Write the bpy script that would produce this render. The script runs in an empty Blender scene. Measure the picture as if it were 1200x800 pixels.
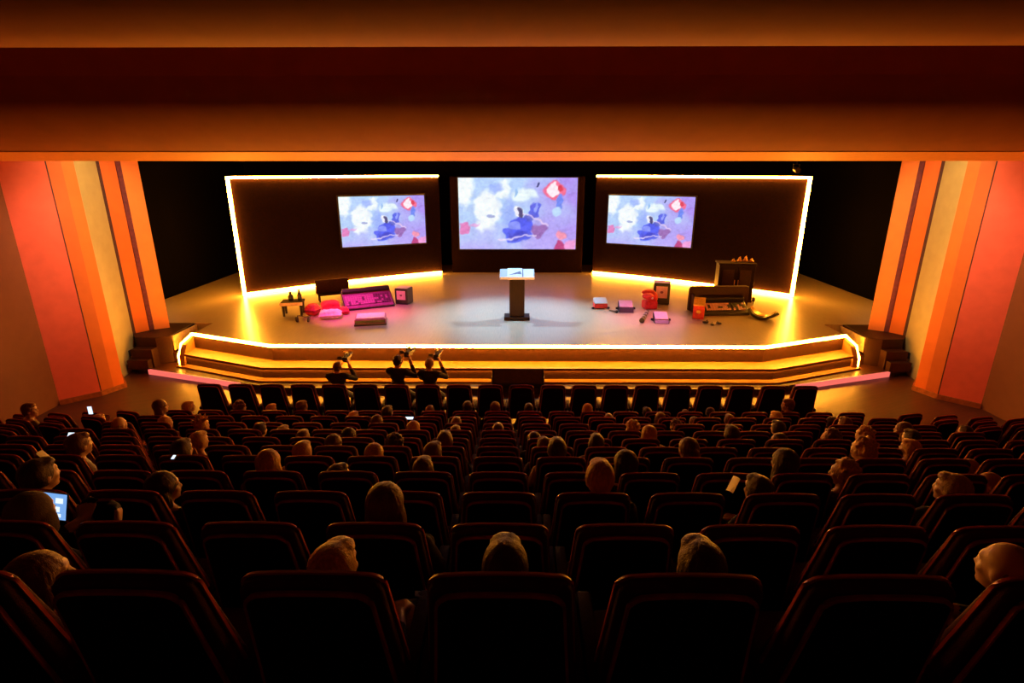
import bpy, bmesh, math, random
from mathutils import Vector, Matrix, noise
random.seed(7)
PI = math.pi
R = math.radians
scene = bpy.context.scene
col = scene.collection

# ------------------------------------------------------------------ camera
cam_d = bpy.data.cameras.new('camera'); cam = bpy.data.objects.new('camera', cam_d); col.objects.link(cam)
cam_d.sensor_width = 36.0; cam_d.lens = 19.2; cam_d.clip_start = .05; cam_d.clip_end = 200
cam.location = (0, 0, 0); cam.rotation_euler = (R(90-17.5), 0, math.atan(6/640))
scene.camera = cam
# ------------------------------------------------------------------ world / exposure
w = bpy.data.worlds.new('world'); scene.world = w; w.use_nodes = True
w.node_tree.nodes['Background'].inputs[0].default_value = (.004, .002, .001, 1)
w.node_tree.nodes['Background'].inputs[1].default_value = .3
vs = scene.view_settings
vs.view_transform = 'Standard'; vs.look = 'None'; vs.gamma = 1; vs.use_curve_mapping = False; vs.exposure = 0.0

LED = 165.0            # brightness of the amber LED strips
def spot(name, loc, target, energy, color, angle, blend=.6, radius=.15):
    d = bpy.data.lights.new(name, 'SPOT'); o = bpy.data.objects.new(name, d); col.objects.link(o)
    d.energy = energy; d.color = color; d.spot_size = R(angle); d.spot_blend = blend; d.shadow_soft_size = radius
    o.location = loc
    o.rotation_euler = (Vector(target)-Vector(loc)).to_track_quat('-Z', 'Y').to_euler()
    return o
# stage rig hung above the proscenium opening
for sx in (-1, 1):
    spot('stage_spot', (sx*4.6, 19.0, 2.2), (0.0, 16.7, -4.5), 4600, (.40, .72, 1.0), 51, .9, .05)
spot('pink_wash', (-6.5, 16.2, 2.3), (-5.0, 17.3, -4.5), 5200, (1.0, .08, .42), 32, 1.0)
spot('pink_wash', (5.2, 16.0, 2.3), (4.1, 16.7, -4.5), 2600, (1.0, .22, .42), 26, 1.0)
# wall washers hung behind the far ceiling drop
for sx in (-1, 1):
    spot('wall_wash', (sx*6.4, 12.6, 1.9), (sx*11.4, 14.2, -1.9), 1500, (1.0, .66, .34), 54, .8)
    spot('coral_wash', (sx*7.6, 12.3, 1.6), (sx*11.2, 12.1, -3.3), 650, (1.0, .40, .33), 50, .8)

# ------------------------------------------------------------------ materials
MATS = {}
def lin(c):
    return tuple(((v/12.92) if v <= .04045 else ((v+.055)/1.055)**2.4) for v in c)
def mat(name, color, rough=.6, metal=0, var=.25, scale=12, bump=.1, bscale=60, stretch=(1, 1, 1), sheen=0, coat=0, spec=None):
    if name in MATS: return MATS[name]
    m = bpy.data.materials.new(name); m.use_nodes = True; nt = m.node_tree; b = nt.nodes['Principled BSDF']
    tc = nt.nodes.new('ShaderNodeTexCoord'); mp = nt.nodes.new('ShaderNodeMapping'); mp.inputs['Scale'].default_value = stretch
    nt.links.new(tc.outputs['Object'], mp.inputs[0])
    n = nt.nodes.new('ShaderNodeTexNoise'); n.inputs['Scale'].default_value = scale; n.inputs['Detail'].default_value = 5
    nt.links.new(mp.outputs[0], n.inputs['Vector'])
    r = nt.nodes.new('ShaderNodeValToRGB'); e = r.color_ramp.elements
    e[0].position = .3; e[1].position = .7
    e[0].color = (*[c*(1-var) for c in color], 1); e[1].color = (*[min(1, c*(1+var)) for c in color], 1)
    nt.links.new(n.outputs[0], r.inputs[0]); nt.links.new(r.outputs[0], b.inputs['Base Color'])
    b.inputs['Roughness'].default_value = rough; b.inputs['Metallic'].default_value = metal
    if spec is not None: b.inputs['Specular IOR Level'].default_value = spec
    if sheen: b.inputs['Sheen Weight'].default_value = sheen; b.inputs['Sheen Roughness'].default_value = .22; b.inputs['Sheen Tint'].default_value = (1.0, .62, .30, 1)
    if coat: b.inputs['Coat Weight'].default_value = coat; b.inputs['Coat Roughness'].default_value = .2
    if bump:
        n2 = nt.nodes.new('ShaderNodeTexNoise'); n2.inputs['Scale'].default_value = bscale; n2.inputs['Detail'].default_value = 4
        nt.links.new(mp.outputs[0], n2.inputs['Vector'])
        bp = nt.nodes.new('ShaderNodeBump'); bp.inputs['Strength'].default_value = bump; bp.inputs['Distance'].default_value = .02
        nt.links.new(n2.outputs[0], bp.inputs['Height']); nt.links.new(bp.outputs[0], b.inputs['Normal'])
    MATS[name] = m
    return m
def emit(name, color, strength):
    if name in MATS: return MATS[name]
    m = bpy.data.materials.new(name); m.use_nodes = True; b = m.node_tree.nodes['Principled BSDF']
    b.inputs['Base Color'].default_value = (.02, .02, .02, 1)
    b.inputs['Emission Color'].default_value = (*color, 1); b.inputs['Emission Strength'].default_value = strength
    MATS[name] = m
    return m
def planks(name, c1, c2, rough=.35, pw=.14, rot=0, coat=0, gap=.5):
    """wood boards: thin gaps + grain, all from nodes"""
    m = bpy.data.materials.new(name); m.use_nodes = True; nt = m.node_tree; b = nt.nodes['Principled BSDF']
    tc = nt.nodes.new('ShaderNodeTexCoord'); mp = nt.nodes.new('ShaderNodeMapping'); mp.inputs['Rotation'].default_value = (0, 0, rot)
    nt.links.new(tc.outputs['Object'], mp.inputs[0])
    br = nt.nodes.new('ShaderNodeTexBrick'); br.inputs['Scale'].default_value = 1.0
    br.inputs['Brick Width'].default_value = 1.8; br.inputs['Row Height'].default_value = pw; br.inputs['Mortar Size'].default_value = .004
    br.inputs['Color1'].default_value = (*c1, 1); br.inputs['Color2'].default_value = (*c2, 1)
    br.inputs['Mortar'].default_value = (*[c*gap for c in c1], 1)
    nt.links.new(mp.outputs[0], br.inputs['Vector'])
    mp2 = nt.nodes.new('ShaderNodeMapping'); mp2.inputs['Scale'].default_value = (1.2, 22, 1); nt.links.new(mp.outputs[0], mp2.inputs[0])
    n = nt.nodes.new('ShaderNodeTexNoise'); n.inputs['Scale'].default_value = 2; n.inputs['Detail'].default_value = 6
    nt.links.new(mp2.outputs[0], n.inputs['Vector'])
    mx = nt.nodes.new('ShaderNodeMixRGB'); mx.blend_type = 'MULTIPLY'; mx.inputs[0].default_value = .45
    nt.links.new(br.outputs[0], mx.inputs[1]); nt.links.new(n.outputs[0], mx.inputs[2])
    nt.links.new(mx.outputs[0], b.inputs['Base Color'])
    b.inputs['Roughness'].default_value = rough
    if coat: b.inputs['Coat Weight'].default_value = coat; b.inputs['Coat Roughness'].default_value = .18
    bp = nt.nodes.new('ShaderNodeBump'); bp.inputs['Strength'].default_value = .12; bp.inputs['Distance'].default_value = .01
    nt.links.new(n.outputs[0], bp.inputs['Height']); nt.links.new(bp.outputs[0], b.inputs['Normal'])
    MATS[name] = m
    return m

AMBER = (1.0, .34, .022)
M_LED = emit('amber_led', AMBER, LED)
M_LED2 = emit('amber_led_soft', AMBER, LED*.07)
M_LED3 = emit('amber_led_low', AMBER, LED*.6)
M_PINKLED = emit('pink_led', (1.0, .17, .13), .95)
M_STAGE = planks('stage_boards', (.48, .385, .29), (.495, .40, .30), .32, .16, PI/2, .25, .93)
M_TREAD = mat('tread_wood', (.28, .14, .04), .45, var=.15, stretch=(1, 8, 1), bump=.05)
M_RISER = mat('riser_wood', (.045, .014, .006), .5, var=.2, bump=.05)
M_FLOOR = planks('hall_boards', (.060, .018, .005), (.080, .025, .007), .45, .12, R(-25), .1)
M_CARPET = mat('tier_carpet', (.035, .012, .009), .95, bump=.5, bscale=300)
M_BLACK = mat('black_drape', (.003, .0025, .0025), 1, bump=.2, stretch=(14, 14, .4), scale=2, spec=0)
M_PANEL = mat('dark_panel', (.010, .0025, .002), .9, bump=.04, spec=.08)
M_BEAM = mat('ceiling_plaster', (.34, .088, .012), .8, var=.06, scale=3, bump=.05, bscale=30)
M_CEIL = mat('ceiling_dark', (.06, .02, .01), .9, bump=.05)
M_ORANGE = mat('orange_paint', (.62, .135, .006), .7, var=.05, scale=4, bump=.04)  # orange floodlight on the wall fins put into the colour
M_LORANGE = mat('pale_orange_paint', (.84, .27, .05), .7, var=.05, scale=4, bump=.04)  # paler orange floodlight on the first fin, carried in the base colour
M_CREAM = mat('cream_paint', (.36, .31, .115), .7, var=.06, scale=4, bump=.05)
M_CORAL = mat('coral_paint', (.82, .15, .075), .7, var=.05, scale=4, bump=.04)  # pink uplight on the wall put into this colour
M_BROWN = mat('brown_wall', (.14, .042, .008), .8, var=.06, scale=4, bump=.05)
M_SEAM = mat('dark_seam', (.05, .012, .01), .7)
M_DWOOD = mat('dark_walnut', (.04, .012, .006), .5, var=.3, stretch=(2, 14, 2), bump=.08, spec=.2)
M_SEAT = mat('dark_red_upholstery', (.065, .005, .0018), .7, var=.2, scale=30, bump=.25, bscale=220, spec=.12)
M_SEATBACK = mat('seat_back_shell', (.008, .0012, .0008), .6, var=.2, bump=.06, spec=.12)
M_METAL = mat('black_metal', (.015, .011, .01), .5, .3, bump=.03)
M_RIM = mat('dark_red_piping', (.46, .045, .011), .4, bump=.03, spec=.4)  # brighter red stands in for rim light along the seat edges

# ------------------------------------------------------------------ mesh builder
class MB:
    def __init__(self): self.v = []; self.f = []; self.mi = []
    def add(self, vs, fs, mi=0):
        o = len(self.v); self.v += [tuple(p) for p in vs]
        for f in fs: self.f.append([i+o for i in f]); self.mi.append(mi)
        return self
    def box(self, x0, x1, y0, y1, z0, z1, M=None, mi=0):
        vs = [Vector((x, y, z)) for z in (z0, z1) for y in (y0, y1) for x in (x0, x1)]
        if M is not None: vs = [M @ p for p in vs]
        return self.add(vs, [(0, 2, 3, 1), (4, 5, 7, 6), (0, 1, 5, 4), (2, 6, 7, 3), (0, 4, 6, 2), (1, 3, 7, 5)], mi)
    def cone(self, p0, p1, r0, r1, n=10, mi=0):
        p0 = Vector(p0); p1 = Vector(p1); q = (p1-p0).to_track_quat('Z', 'Y').to_matrix()
        vs = []
        for p, r in ((p0, r0), (p1, r1)):
            for i in range(n): a = 2*PI*i/n; vs.append(p+q @ Vector((r*math.cos(a), r*math.sin(a), 0)))
        fs = [(i, (i+1) % n, n+(i+1) % n, n+i) for i in range(n)] + [tuple(range(n-1, -1, -1)), tuple(range(n, 2*n))]
        return self.add(vs, fs, mi)
    def ball(self, c, r, nu=14, nv=9, mi=0, M=None):
        if not hasattr(r, '__len__'): r = (r, r, r)
        c = Vector(c); vs = [Vector((0, 0, -r[2]))]
        for j in range(1, nv):
            t = -PI/2+PI*j/nv
            for i in range(nu):
                a = 2*PI*i/nu; vs.append(Vector((r[0]*math.cos(t)*math.cos(a), r[1]*math.cos(t)*math.sin(a), r[2]*math.sin(t))))
        vs.append(Vector((0, 0, r[2])))
        if M is not None: vs = [M @ p for p in vs]
        vs = [p+c for p in vs]
        fs = [(0, 1+(i+1) % nu, 1+i) for i in range(nu)]
        for j in range(nv-2):
            for i in range(nu):
                a = 1+j*nu+i; b = 1+j*nu+(i+1) % nu; fs.append((a, b, b+nu, a+nu))
        L = len(vs)-1; o = 1+(nv-2)*nu
        fs += [(o+i, o+(i+1) % nu, L) for i in range(nu)]
        return self.add(vs, fs, mi)
    def caps(self, p0, r0, p1, r1, n=12):
        self.ball(p0, r0, n, 8); self.ball(p1, r1, n, 8); return self.cone(p0, p1, r0, r1, n)
    def prism(self, poly, a, b, axis='z', M=None, mi=0):
        """poly: 2-D outline, extruded between a and b along axis"""
        n = len(poly)
        def P(p, h): return {'z': (p[0], p[1], h), 'x': (h, p[0], p[1]), 'y': (p[0], h, p[1])}[axis]
        vs = [Vector(P(p, a)) for p in poly]+[Vector(P(p, b)) for p in poly]
        if M is not None: vs = [M @ v for v in vs]
        fs = [tuple(range(n-1, -1, -1)), tuple(range(n, 2*n))]+[(i, (i+1) % n, n+(i+1) % n, n+i) for i in range(n)]
        return self.add(vs, fs, mi)
    def sweep(self, pts, hw, hh, closed=False):
        """rectangular bar along a polyline; hw across, hh vertical/normal"""
        pts = [Vector(p) for p in pts]; n = len(pts); rings = []
        for i, p in enumerate(pts):
            a = pts[i-1] if (i > 0 or closed) else None; b = pts[(i+1) % n] if (i < n-1 or closed) else None
            t = ((p-a).normalized() if a is not None else Vector()) + ((b-p).normalized() if b is not None else Vector())
            t.normalize()
            up = Vector((0, 0, 1)) if abs(t.z) < .9 else Vector((0, 1, 0))
            s = t.cross(up).normalized(); u = s.cross(t).normalized()
            rings.append([p+s*hw+u*hh, p-s*hw+u*hh, p-s*hw-u*hh, p+s*hw-u*hh])
        vs = [q for r in rings for q in r]; fs = []
        for i in range(n if closed else n-1):
            j = (i+1) % n
            for k in range(4): fs.append((i*4+k, i*4+(k+1) % 4, j*4+(k+1) % 4, j*4+k))
        if not closed: fs += [(3, 2, 1, 0), tuple(n*4-4+k for k in range(4))]
        return self.add(vs, fs)
    def mesh(self, name, bevel=0, seg=2, smooth=False, angle=40):
        me = bpy.data.meshes.new(name); bm = bmesh.new()
        bv = [bm.verts.new(p) for p in self.v]
        for f, mi in zip(self.f, self.mi):
            try: q = bm.faces.new([bv[i] for i in f]); q.material_index = mi
            except ValueError: pass
        bmesh.ops.recalc_face_normals(bm, faces=bm.faces)
        if bevel:
            ed = [e for e in bm.edges if len(e.link_faces) == 2 and e.calc_face_angle(0) > R(angle)]
            bmesh.ops.bevel(bm, geom=ed, offset=bevel, segments=seg, profile=.5, affect='EDGES', clamp_overlap=True)
        if smooth:
            for f in bm.faces: f.smooth = True
            for e in bm.edges:
                if len(e.link_faces) == 2 and e.calc_face_angle(0) > R(angle): e.smooth = False
        bm.to_mesh(me); bm.free()
        return me
    def build(self, name, m, parent=None, bevel=0, seg=2, smooth=False, angle=40, loc=None, rot=None):
        return link(name, self.mesh(name, bevel, seg, smooth, angle), m, parent, loc, rot)
def link(name, me, m, parent=None, loc=None, rot=None):
    o = bpy.data.objects.new(name, me); col.objects.link(o)
    if m is not None:
        ms = m if isinstance(m, (list, tuple)) else [m]
        if not len(me.materials):
            for x in ms: me.materials.append(x)
    if parent is not None: o.parent = parent
    if loc: o.location = loc
    if rot: o.rotation_euler = rot
    return o
def tag(o, label, cat, group=None):
    o['label'] = label; o['category'] = cat
    if group: o['group'] = group
    return o
def struct(o, label=None):
    o['kind'] = 'structure'
    if label: o['label'] = label
    return o
def thing(name, label, cat, loc=(0, 0, 0), rz=0, group=None):
    o = bpy.data.objects.new(name, None); col.objects.link(o); o.empty_display_size = .1
    o.location = loc; o.rotation_euler = (0, 0, rz)
    return tag(o, label, cat, group)
def rrect(x0, x1, z0, z1, r, n=4, corners=(1, 1, 1, 1)):
    """rounded rectangle outline; corners: bl, br, tr, tl"""
    out = []
    for (cx, cz, a0, on) in ((x0, z0, PI, corners[0]), (x1, z0, 1.5*PI, corners[1]), (x1, z1, 0, corners[2]), (x0, z1, .5*PI, corners[3])):
        if not on: out.append((cx, cz)); continue
        sx = 1 if cx == x0 else -1; sz = 1 if cz == z0 else -1
        for i in range(n+1):
            a = a0+(PI/2)*i/n; out.append((cx+sx*r+r*math.cos(a), cz+sz*r+r*math.sin(a)))
    return out

# ================================================================== THE SETTING
ZF, ZA, ZS = -5.45, -5.30, -4.51          # hall floor, apron, stage floor
ROWS = [(1.44, -1.23), (2.231, -1.62), (3.022, -1.96), (3.813, -2.29), (4.604, -2.60), (5.395, -2.92),
        (6.186, -3.23), (6.977, -3.52), (7.768, -3.80), (8.559, -4.06), (9.35, -4.32)]     # (y, top of seat back)
SH = 1.08
# hall floor in front of the tiers
struct(MB().box(-13, 13, 9.98, 29, ZF-.2, ZF).build('floor', M_FLOOR), 'brown wooden floor in front of the stage')
tiers = MB()
for k in range(-3, 11):
    y, z = ROWS[k] if k >= 0 else (1.44+.791*k, -1.23-.37*k)
    tiers.box(-13, 13, y-.20, (y+.591) if k < 10 else 9.98, -5.9, z-SH)
struct(tiers.build('floor_tiers', M_CARPET), 'dark carpeted stepped floor under the seat rows')
# apron: low platform below the stage steps, with pink-lit edge
ap = [(-12, 14.75), (-10.3, 14.2), (-8.3, 13.55), (-6.2, 12.85), (6.2, 12.85), (8.3, 13.55), (10.3, 14.2), (12, 14.75), (12, 20), (-12, 20)]
apr = struct(MB().prism(ap, ZF, ZA).build('apron_platform', M_FLOOR), 'low brown platform at the foot of the stage')
for sx in (-1, 1):
    MB().sweep([(sx*10.25, 14.165, ZA-.075), (sx*8.3, 13.535, ZA-.075), (sx*7.2, 13.17, ZA-.075)], .02, .074).build('led_strip', M_PINKLED, apr)

# --- stage
fr = [(-9.35, 15.0), (-6.6, 13.92), (6.6, 13.92), (9.35, 15.0)]
def offset_front(d):
    # shift the front polyline towards the audience by d
    return [(-9.35-d*.25, 15.0-d*.93), (-6.6-d*.18, 13.92-d), (6.6+d*.18, 13.92-d), (9.35+d*.25, 15.0-d*.93)]
stage = struct(MB().prism(fr+[(9.35, 16.1), (12.8, 16.1), (12.8, 27), (-12.8, 27), (-12.8, 16.1), (-9.35, 16.1)], ZA, ZS).build('stage', [M_STAGE]), 'broad wooden stage floor')
def band(name, d, z0, z1, th, m):
    o = offset_front(d); i = offset_front(d-th)
    return MB().prism(o+i[::-1], z0, z1).build(name, m, stage)
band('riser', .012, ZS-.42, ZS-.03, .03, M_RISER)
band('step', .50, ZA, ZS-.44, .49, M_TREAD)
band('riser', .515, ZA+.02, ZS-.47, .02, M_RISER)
band('step', .74, ZA, ZA+.045, .24, M_TREAD)
band('nosing', .05, ZS-.035, ZS+.004, .10, M_TREAD); band('nosing_lip', .05, ZS-.065, ZS-.03, .008, M_RISER); band('nosing_lip', .56, ZS-.505, ZS-.47, .008, M_RISER)
band('nosing', .56, ZS-.475, ZS-.435, .08, M_TREAD)
def front_led(name, d, z, hw, hh, m):
    return MB().sweep([(x, y, z) for x, y in offset_front(d)], hw, hh).build(name, m, stage)
front_led('led_strip', .055, ZS-.005, .035, .03, M_LED)
front_led('led_strip', .028, ZS-.047, .012, .010, M_LED2)
front_led('led_strip', .532, ZS-.487, .012, .010, M_LED3)
for sx in (-1, 1):
    # glowing end frame of the step front
    o0 = Vector((sx*9.36, 14.96, ZS-.01)); 
    pts = [(sx*9.37, 14.95, ZS-.02), (sx*9.50, 14.62, ZS-.20), (sx*9.53, 14.46, ZA+.30), (sx*9.50, 14.42, ZA+.05)]
    MB().sweep(pts, .022, .022).build('led_strip', M_LED3, stage)
    MB().prism([(14.98, ZS-.03), (14.6, ZS-.22), (14.4, ZA+.3), (14.36, ZA), (15.1, ZA), (15.1, ZS-.03)], sx*9.33, sx*9.47, 'x').build('end_panel', M_TREAD, stage)

# --- side landings beside the stage
for sx in (-1, 1):
    lab = 'dark walnut landing block between stage and %s fin wall' % ('left' if sx < 0 else 'right')
    poly = [(sx*9.92, 16.1), (sx*9.84, 14.75), (sx*10.15, 14.55), (sx*10.75, 14.6), (sx*11.3, 15.2), (sx*11.3, 16.1)]
    M_LAND = mat('landing_wood', (.028, .008, .003), .5, stretch=(2, 10, 2), bump=.05, spec=.2)
    b = struct(MB().prism(poly, ZA, ZS+.005).build('stage_landing', M_LAND, bevel=.012), lab)
    MB().box(min(sx*9.80, sx*9.835), max(sx*9.80, sx*9.835), 14.80, 16.02, ZS-.44, ZS-.02).build('cheek_panel', mat('pale_cheek', (.62, .48, .28), .5), b)
    MB().box(min(sx*9.50, sx*9.83), max(sx*9.50, sx*9.83), 15.2, 16.08, ZA, ZS-.24).build('step', M_TREAD, b)
    MB().box(min(sx*9.50, sx*9.83), max(sx*9.50, sx*9.83), 14.72, 15.2, ZA, ZS-.5).build('step', M_LAND, b)
    for j, (x0, x1, y0, y1, z1) in enumerate(((10.15, 10.75, 14.3, 14.58, -4.78), (10.2, 10.78, 14.12, 14.42, -5.04))):
        MB().box(min(sx*x0, sx*x1), max(sx*x0, sx*x1), y0, y1, ZA, z1).build('step', M_LAND, b, bevel=.01)

# --- stage house (black box)
struct(MB().box(-13.2, 13.2, 26.9, 27.1, ZS, 5).build('wall_back', M_BLACK), 'black back wall of the stage')
for sx, nm in ((-1, 'wall_wing_left'), (1, 'wall_wing_right')):
    struct(MB().box(sx*13-.1, sx*13+.1, 16, 27, ZS, 5).build(nm, M_BLACK), 'black side wall of the stage')
# --- side walls of the hall: fins, coloured floodlight carried in their base colours
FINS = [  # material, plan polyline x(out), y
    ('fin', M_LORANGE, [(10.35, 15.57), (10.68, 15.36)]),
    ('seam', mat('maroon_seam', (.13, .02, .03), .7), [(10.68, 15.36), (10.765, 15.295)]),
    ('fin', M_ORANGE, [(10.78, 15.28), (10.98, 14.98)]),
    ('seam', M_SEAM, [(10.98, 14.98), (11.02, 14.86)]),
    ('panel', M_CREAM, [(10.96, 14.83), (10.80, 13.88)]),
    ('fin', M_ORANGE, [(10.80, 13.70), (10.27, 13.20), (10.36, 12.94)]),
    ('fin', mat('deep_orange_paint', (.46, .10, .006), .7, var=.05, scale=4, bump=.04), [(10.36, 12.94), (10.475, 12.675)]),  # less brightly lit half of the fin, its dimness put into the colour
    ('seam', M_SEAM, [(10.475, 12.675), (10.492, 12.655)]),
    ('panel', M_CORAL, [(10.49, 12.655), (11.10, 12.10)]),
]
WALLS = {}
for sx, nm in ((-1, 'wall_left'), (1, 'wall_right')):
    wobj = struct(MB().prism([(sx*11.1, 12.1), (sx*11.05, 9.0), (sx*11.9, -3), (sx*13.2, -3), (sx*13.2, 16), (sx*11.6, 16), (sx*11.6, 12.1)], -6, 4.5).build(nm, M_BROWN), 'brown side wall of the hall')
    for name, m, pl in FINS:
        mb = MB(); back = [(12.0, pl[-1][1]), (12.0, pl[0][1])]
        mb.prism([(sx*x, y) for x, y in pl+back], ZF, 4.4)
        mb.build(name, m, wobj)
    MB().prism([(sx*x, y) for x, y in ((10.9, 15.59), (10.9, 16.2), (12.9, 16.2), (12.9, 15.59))], ZF, 4.4).build('jamb', M_BLACK, wobj)
    # skirting along the fins
    bs = struct(MB().sweep([(sx*10.78, 13.84, ZF+.06), (sx*10.24, 13.21, ZF+.06), (sx*10.46, 12.64, ZF+.06), (sx*11.06, 12.06, ZF+.06)], .02, .06).build('baseboard_'+nm[5:], mat('skirting_wood', (.30, .085, .015), .5)), 'wooden skirting along the foot of the fins')
    # floor lamp recess cover and socket plate by the cream panel
    MB().box(sx*10.90-.012, sx*10.90+.012, 14.40, 14.56, ZF+.42, ZF+.60).build('socket_plate', M_METAL, wobj, bevel=.004)

# --- ceiling drops
def drop(name, prof, lab):
    prof = prof+[(prof[-1][0], 4.4), (prof[0][0]+.5, 4.4), (prof[0][0]+.5, prof[0][1]+.05)]
    return struct(MB().prism(prof, -13, 13, 'x').build(name, M_BEAM, smooth=True, angle=16), lab)
drop('trim_1', [(11.0, .16), (10.1, .29), (9.6, .45), (9.2, .64), (8.9, .85), (8.7, 1.06), (8.58, 1.28), (8.52, 1.55), (8.5, 2.6)], 'curved plaster ceiling drop above the stage opening')
drop('trim_2', [(5.6, 1.12), (5.4, 1.148), (5.2, 1.20), (5.03, 1.27), (4.88, 1.36), (4.77, 1.48), (4.70, 1.75), (4.68, 2.4)], 'curved plaster ceiling drop nearer the seats')
lip = MB().prism([(11.02, .15), (10.08, .285), (10.10, .305), (11.02, .17)], -12.9, 12.9, 'x').build('lip_board', mat('lip_paint', (.70, .25, .02), .6, var=.05), bpy.data.objects['trim_1'])  # paler strip added so the drop's lower edge looks brightly lit
struct(MB().box(-13.2, 13.2, -3.2, 27.1, 4.4, 4.6).build('ceiling', M_CEIL), 'dark hall ceiling')
struct(MB().box(-13.2, 13.2, -3.3, -3.1, -6, 4.5).build('wall_rear', M_CEIL), 'dark rear wall of the hall')

# ================================================================== BACKDROP FLATS AND SCREENS
def arc(sx):
    a = Vector((sx*10.15, 19.9, 0)); b = Vector((sx*3.42, 24.6, 0)); n = 10; out = []
    d = (b-a).normalized(); nn = Vector((-sx*abs(d.y), abs(d.x), 0))
    for i in range(n+1):
        t = i/n; out.append(a.lerp(b, t)+Vector((0, 1, 0))*(.30*4*t*(1-t)))
    return out
ZT = -.25
for sx, lab in ((-1, 'dark curved backdrop flat edged with amber light behind the pink cushions'), (1, 'dark curved backdrop flat edged with amber light behind the brown cabinet')):
    A = arc(sx)
    t = thing('backdrop_flat', lab, 'backdrop', (A[5].x, A[5].y, ZS))
    off = -Vector((A[5].x, A[5].y, ZS))
    mb = MB(); mb.prism([((p+off).x, (p+off).y) for p in A]+[((p+off).x, (p+off).y+.12) for p in A[::-1]], 0, ZT-ZS)
    mb.build('board', M_PANEL, t)
    e = Vector((0, -.05, 0))
    MB().sweep([p+off+e+Vector((0, 0, ZT-.03)) for p in A], .035, .04).build('led_strip', M_LED, t)
    MB().sweep([p+off+e+Vector((0, 0, ZS+.06)) for p in A], .035, .04).build('led_strip', M_LED, t)
    p = A[0]+off+e
    MB().sweep([p+Vector((0, 0, ZS+.02)), p+Vector((0, 0, ZT))], .045, .045).build('led_strip', M_LED, t)
cw = MB().box(-2.95, 2.95, -.06, .06, 0, 4.2).build('centre_flat', M_PANEL, loc=(0, 24.85, ZS))
tag(cw, 'dark brown flat carrying the largest screen', 'backdrop')

# picture on the screens: loose painterly print, blue figure on pale ground
def scol(u, v):
    u0, v0 = u, v
    u = u+.020*noise.noise((u0*9, v0*7, 2.2))+.014*noise.noise((u0*24, v0*18, 6.1)); v = v+.034*noise.noise((u0*8, v0*6, 8.8))+.022*noise.noise((u0*26, v0*16, 4.4))
    n = noise.noise((u*5, v*5, 1.3)); n2 = noise.noise((u*14, v*11, 5.1)); n3 = noise.noise((u*34, v*26, 9.7))
    def mix(a, b, t): t = max(0, min(1, t)); return tuple(x+(y-x)*t for x, y in zip(a, b))
    def ell(cx, cy, rx, ry, s=6, wob=.25): return max(0, min(1, (1-((u-cx)/rx)**2-((v-cy)/ry)**2+wob*n2)*s*.5+.5))
    c = mix((.70, .83, 1.0), (.66, .56, .95), (u-.45)*1.8+n*.5-(v-.5)*.25)
    c = mix(c, (.72, .68, .98), (.42-v)*1.8+n*.4)
    c = mix(c, (.94, .98, 1), ell(.24, .55, .12, .28, 3, .6)); c = mix(c, (.95, .99, 1), ell(.05, .86, .07, .25, 2, .5))
    c = mix(c, (.93, .98, 1), ell(.38, .82, .06, .14, 3, .6)); c = mix(c, (.90, .97, 1), ell(.55, .76, .10, .10, 3, .6))
    c = mix(c, (.58, .70, 1), ell(.32, .86, .05, .07, 2, 1.4)*.8); c = mix(c, (.50, .60, .98), ell(.43, .50, .06, .2, 1.2, .9)*.5)
    c = mix(c, (.30, .40, .95), ell(.50, .22, .13, .12, 8, .5)); c = mix(c, (.26, .36, .94), ell(.53, .33, .10, .13, 8, .6)); c = mix(c, (.25, .33, .90), ell(.645, .56, .045, .12, 5, .9)*.85); c = mix(c, (.55, .63, .99), ell(.655, .60, .012, .08, 5, .9))
    c = mix(c, (.50, .58, .98), ell(.47, .33, .05, .06, 5, .5)); c = mix(c, (.20, .27, .80), ell(.50, .20, .09, .06, 3, 1.2)*.7)
    c = mix(c, (.93, .94, 1), ell(.52, .53, .04, .07, 4, 1.2)); c = mix(c, (.16, .19, .42), ell(.535, .52, .022, .07, 5, 1.6)*.9); c = mix(c, (.30, .36, .80), ell(.60, .44, .05, .05, 4, 1.5)*.8)
    d = abs((v-.52)+(u-.56)*.95)
    if .56 < u < .76: c = mix(c, (.95, .85, .98), (1-d/.016))
    c = mix(c, (.55, .36, .66), ell(.68, .27, .06, .10, 4, 1.0)*.8)
    d = abs((v-.14)-(u-.35)*.22)
    if .34 < u < .66: c = mix(c, (.93, .88, 1), (1-d/.022))
    c = mix(c, (.86, .50, .76), ell(.055, .30, .05, .09, 4, .6)); c = mix(c, (.88, .60, .85), ell(.13, .35, .04, .03, 4, .8)*.7)
    c = mix(c, (.94, .42, .58), ell(.81, .83, .095, .11, 8, .2)); c = mix(c, (.98, .93, .97), ell(.795, .84, .055, .075, 6, .9))
    c = mix(c, (.86, .24, .36), ell(.86, .86, .022, .05, 6, .8)); c = mix(c, (.42, .56, .98), ell(.85, .66, .03, .10, 5, .5)); c = mix(c, (.72, .86, 1), ell(.83, .55, .03, .07, 4, .5))
    c = mix(c, (.74, .26, .52), ell(.86, .03, .055, .09, 6, .5)); c = mix(c, (.95, .60, .72), ell(.88, .20, .05, .06, 5, .8)); c = mix(c, (.93, .62, .86), ell(.96, .06, .05, .08, 4, .8))
    c = mix(c, (.16, .24, .50), ell(.665, .905, .012, .025, 8, .6)); c = mix(c, (.52, .72, .93), ell(.485, .80, .012, .06, 4, .9)*.8)
    c = mix(c, (.42, .50, .80), ell(.27, .47, .035, .03, 5, 1.4)*.6)
    k = .05*n3+.035*n2+.04*noise.noise((u0*60, v0*45, 2.9))
    return tuple(max(0, min(1, x+k)) for x in c)
NX, NY = 150, 88
sme = bpy.data.meshes.new('display')
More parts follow.
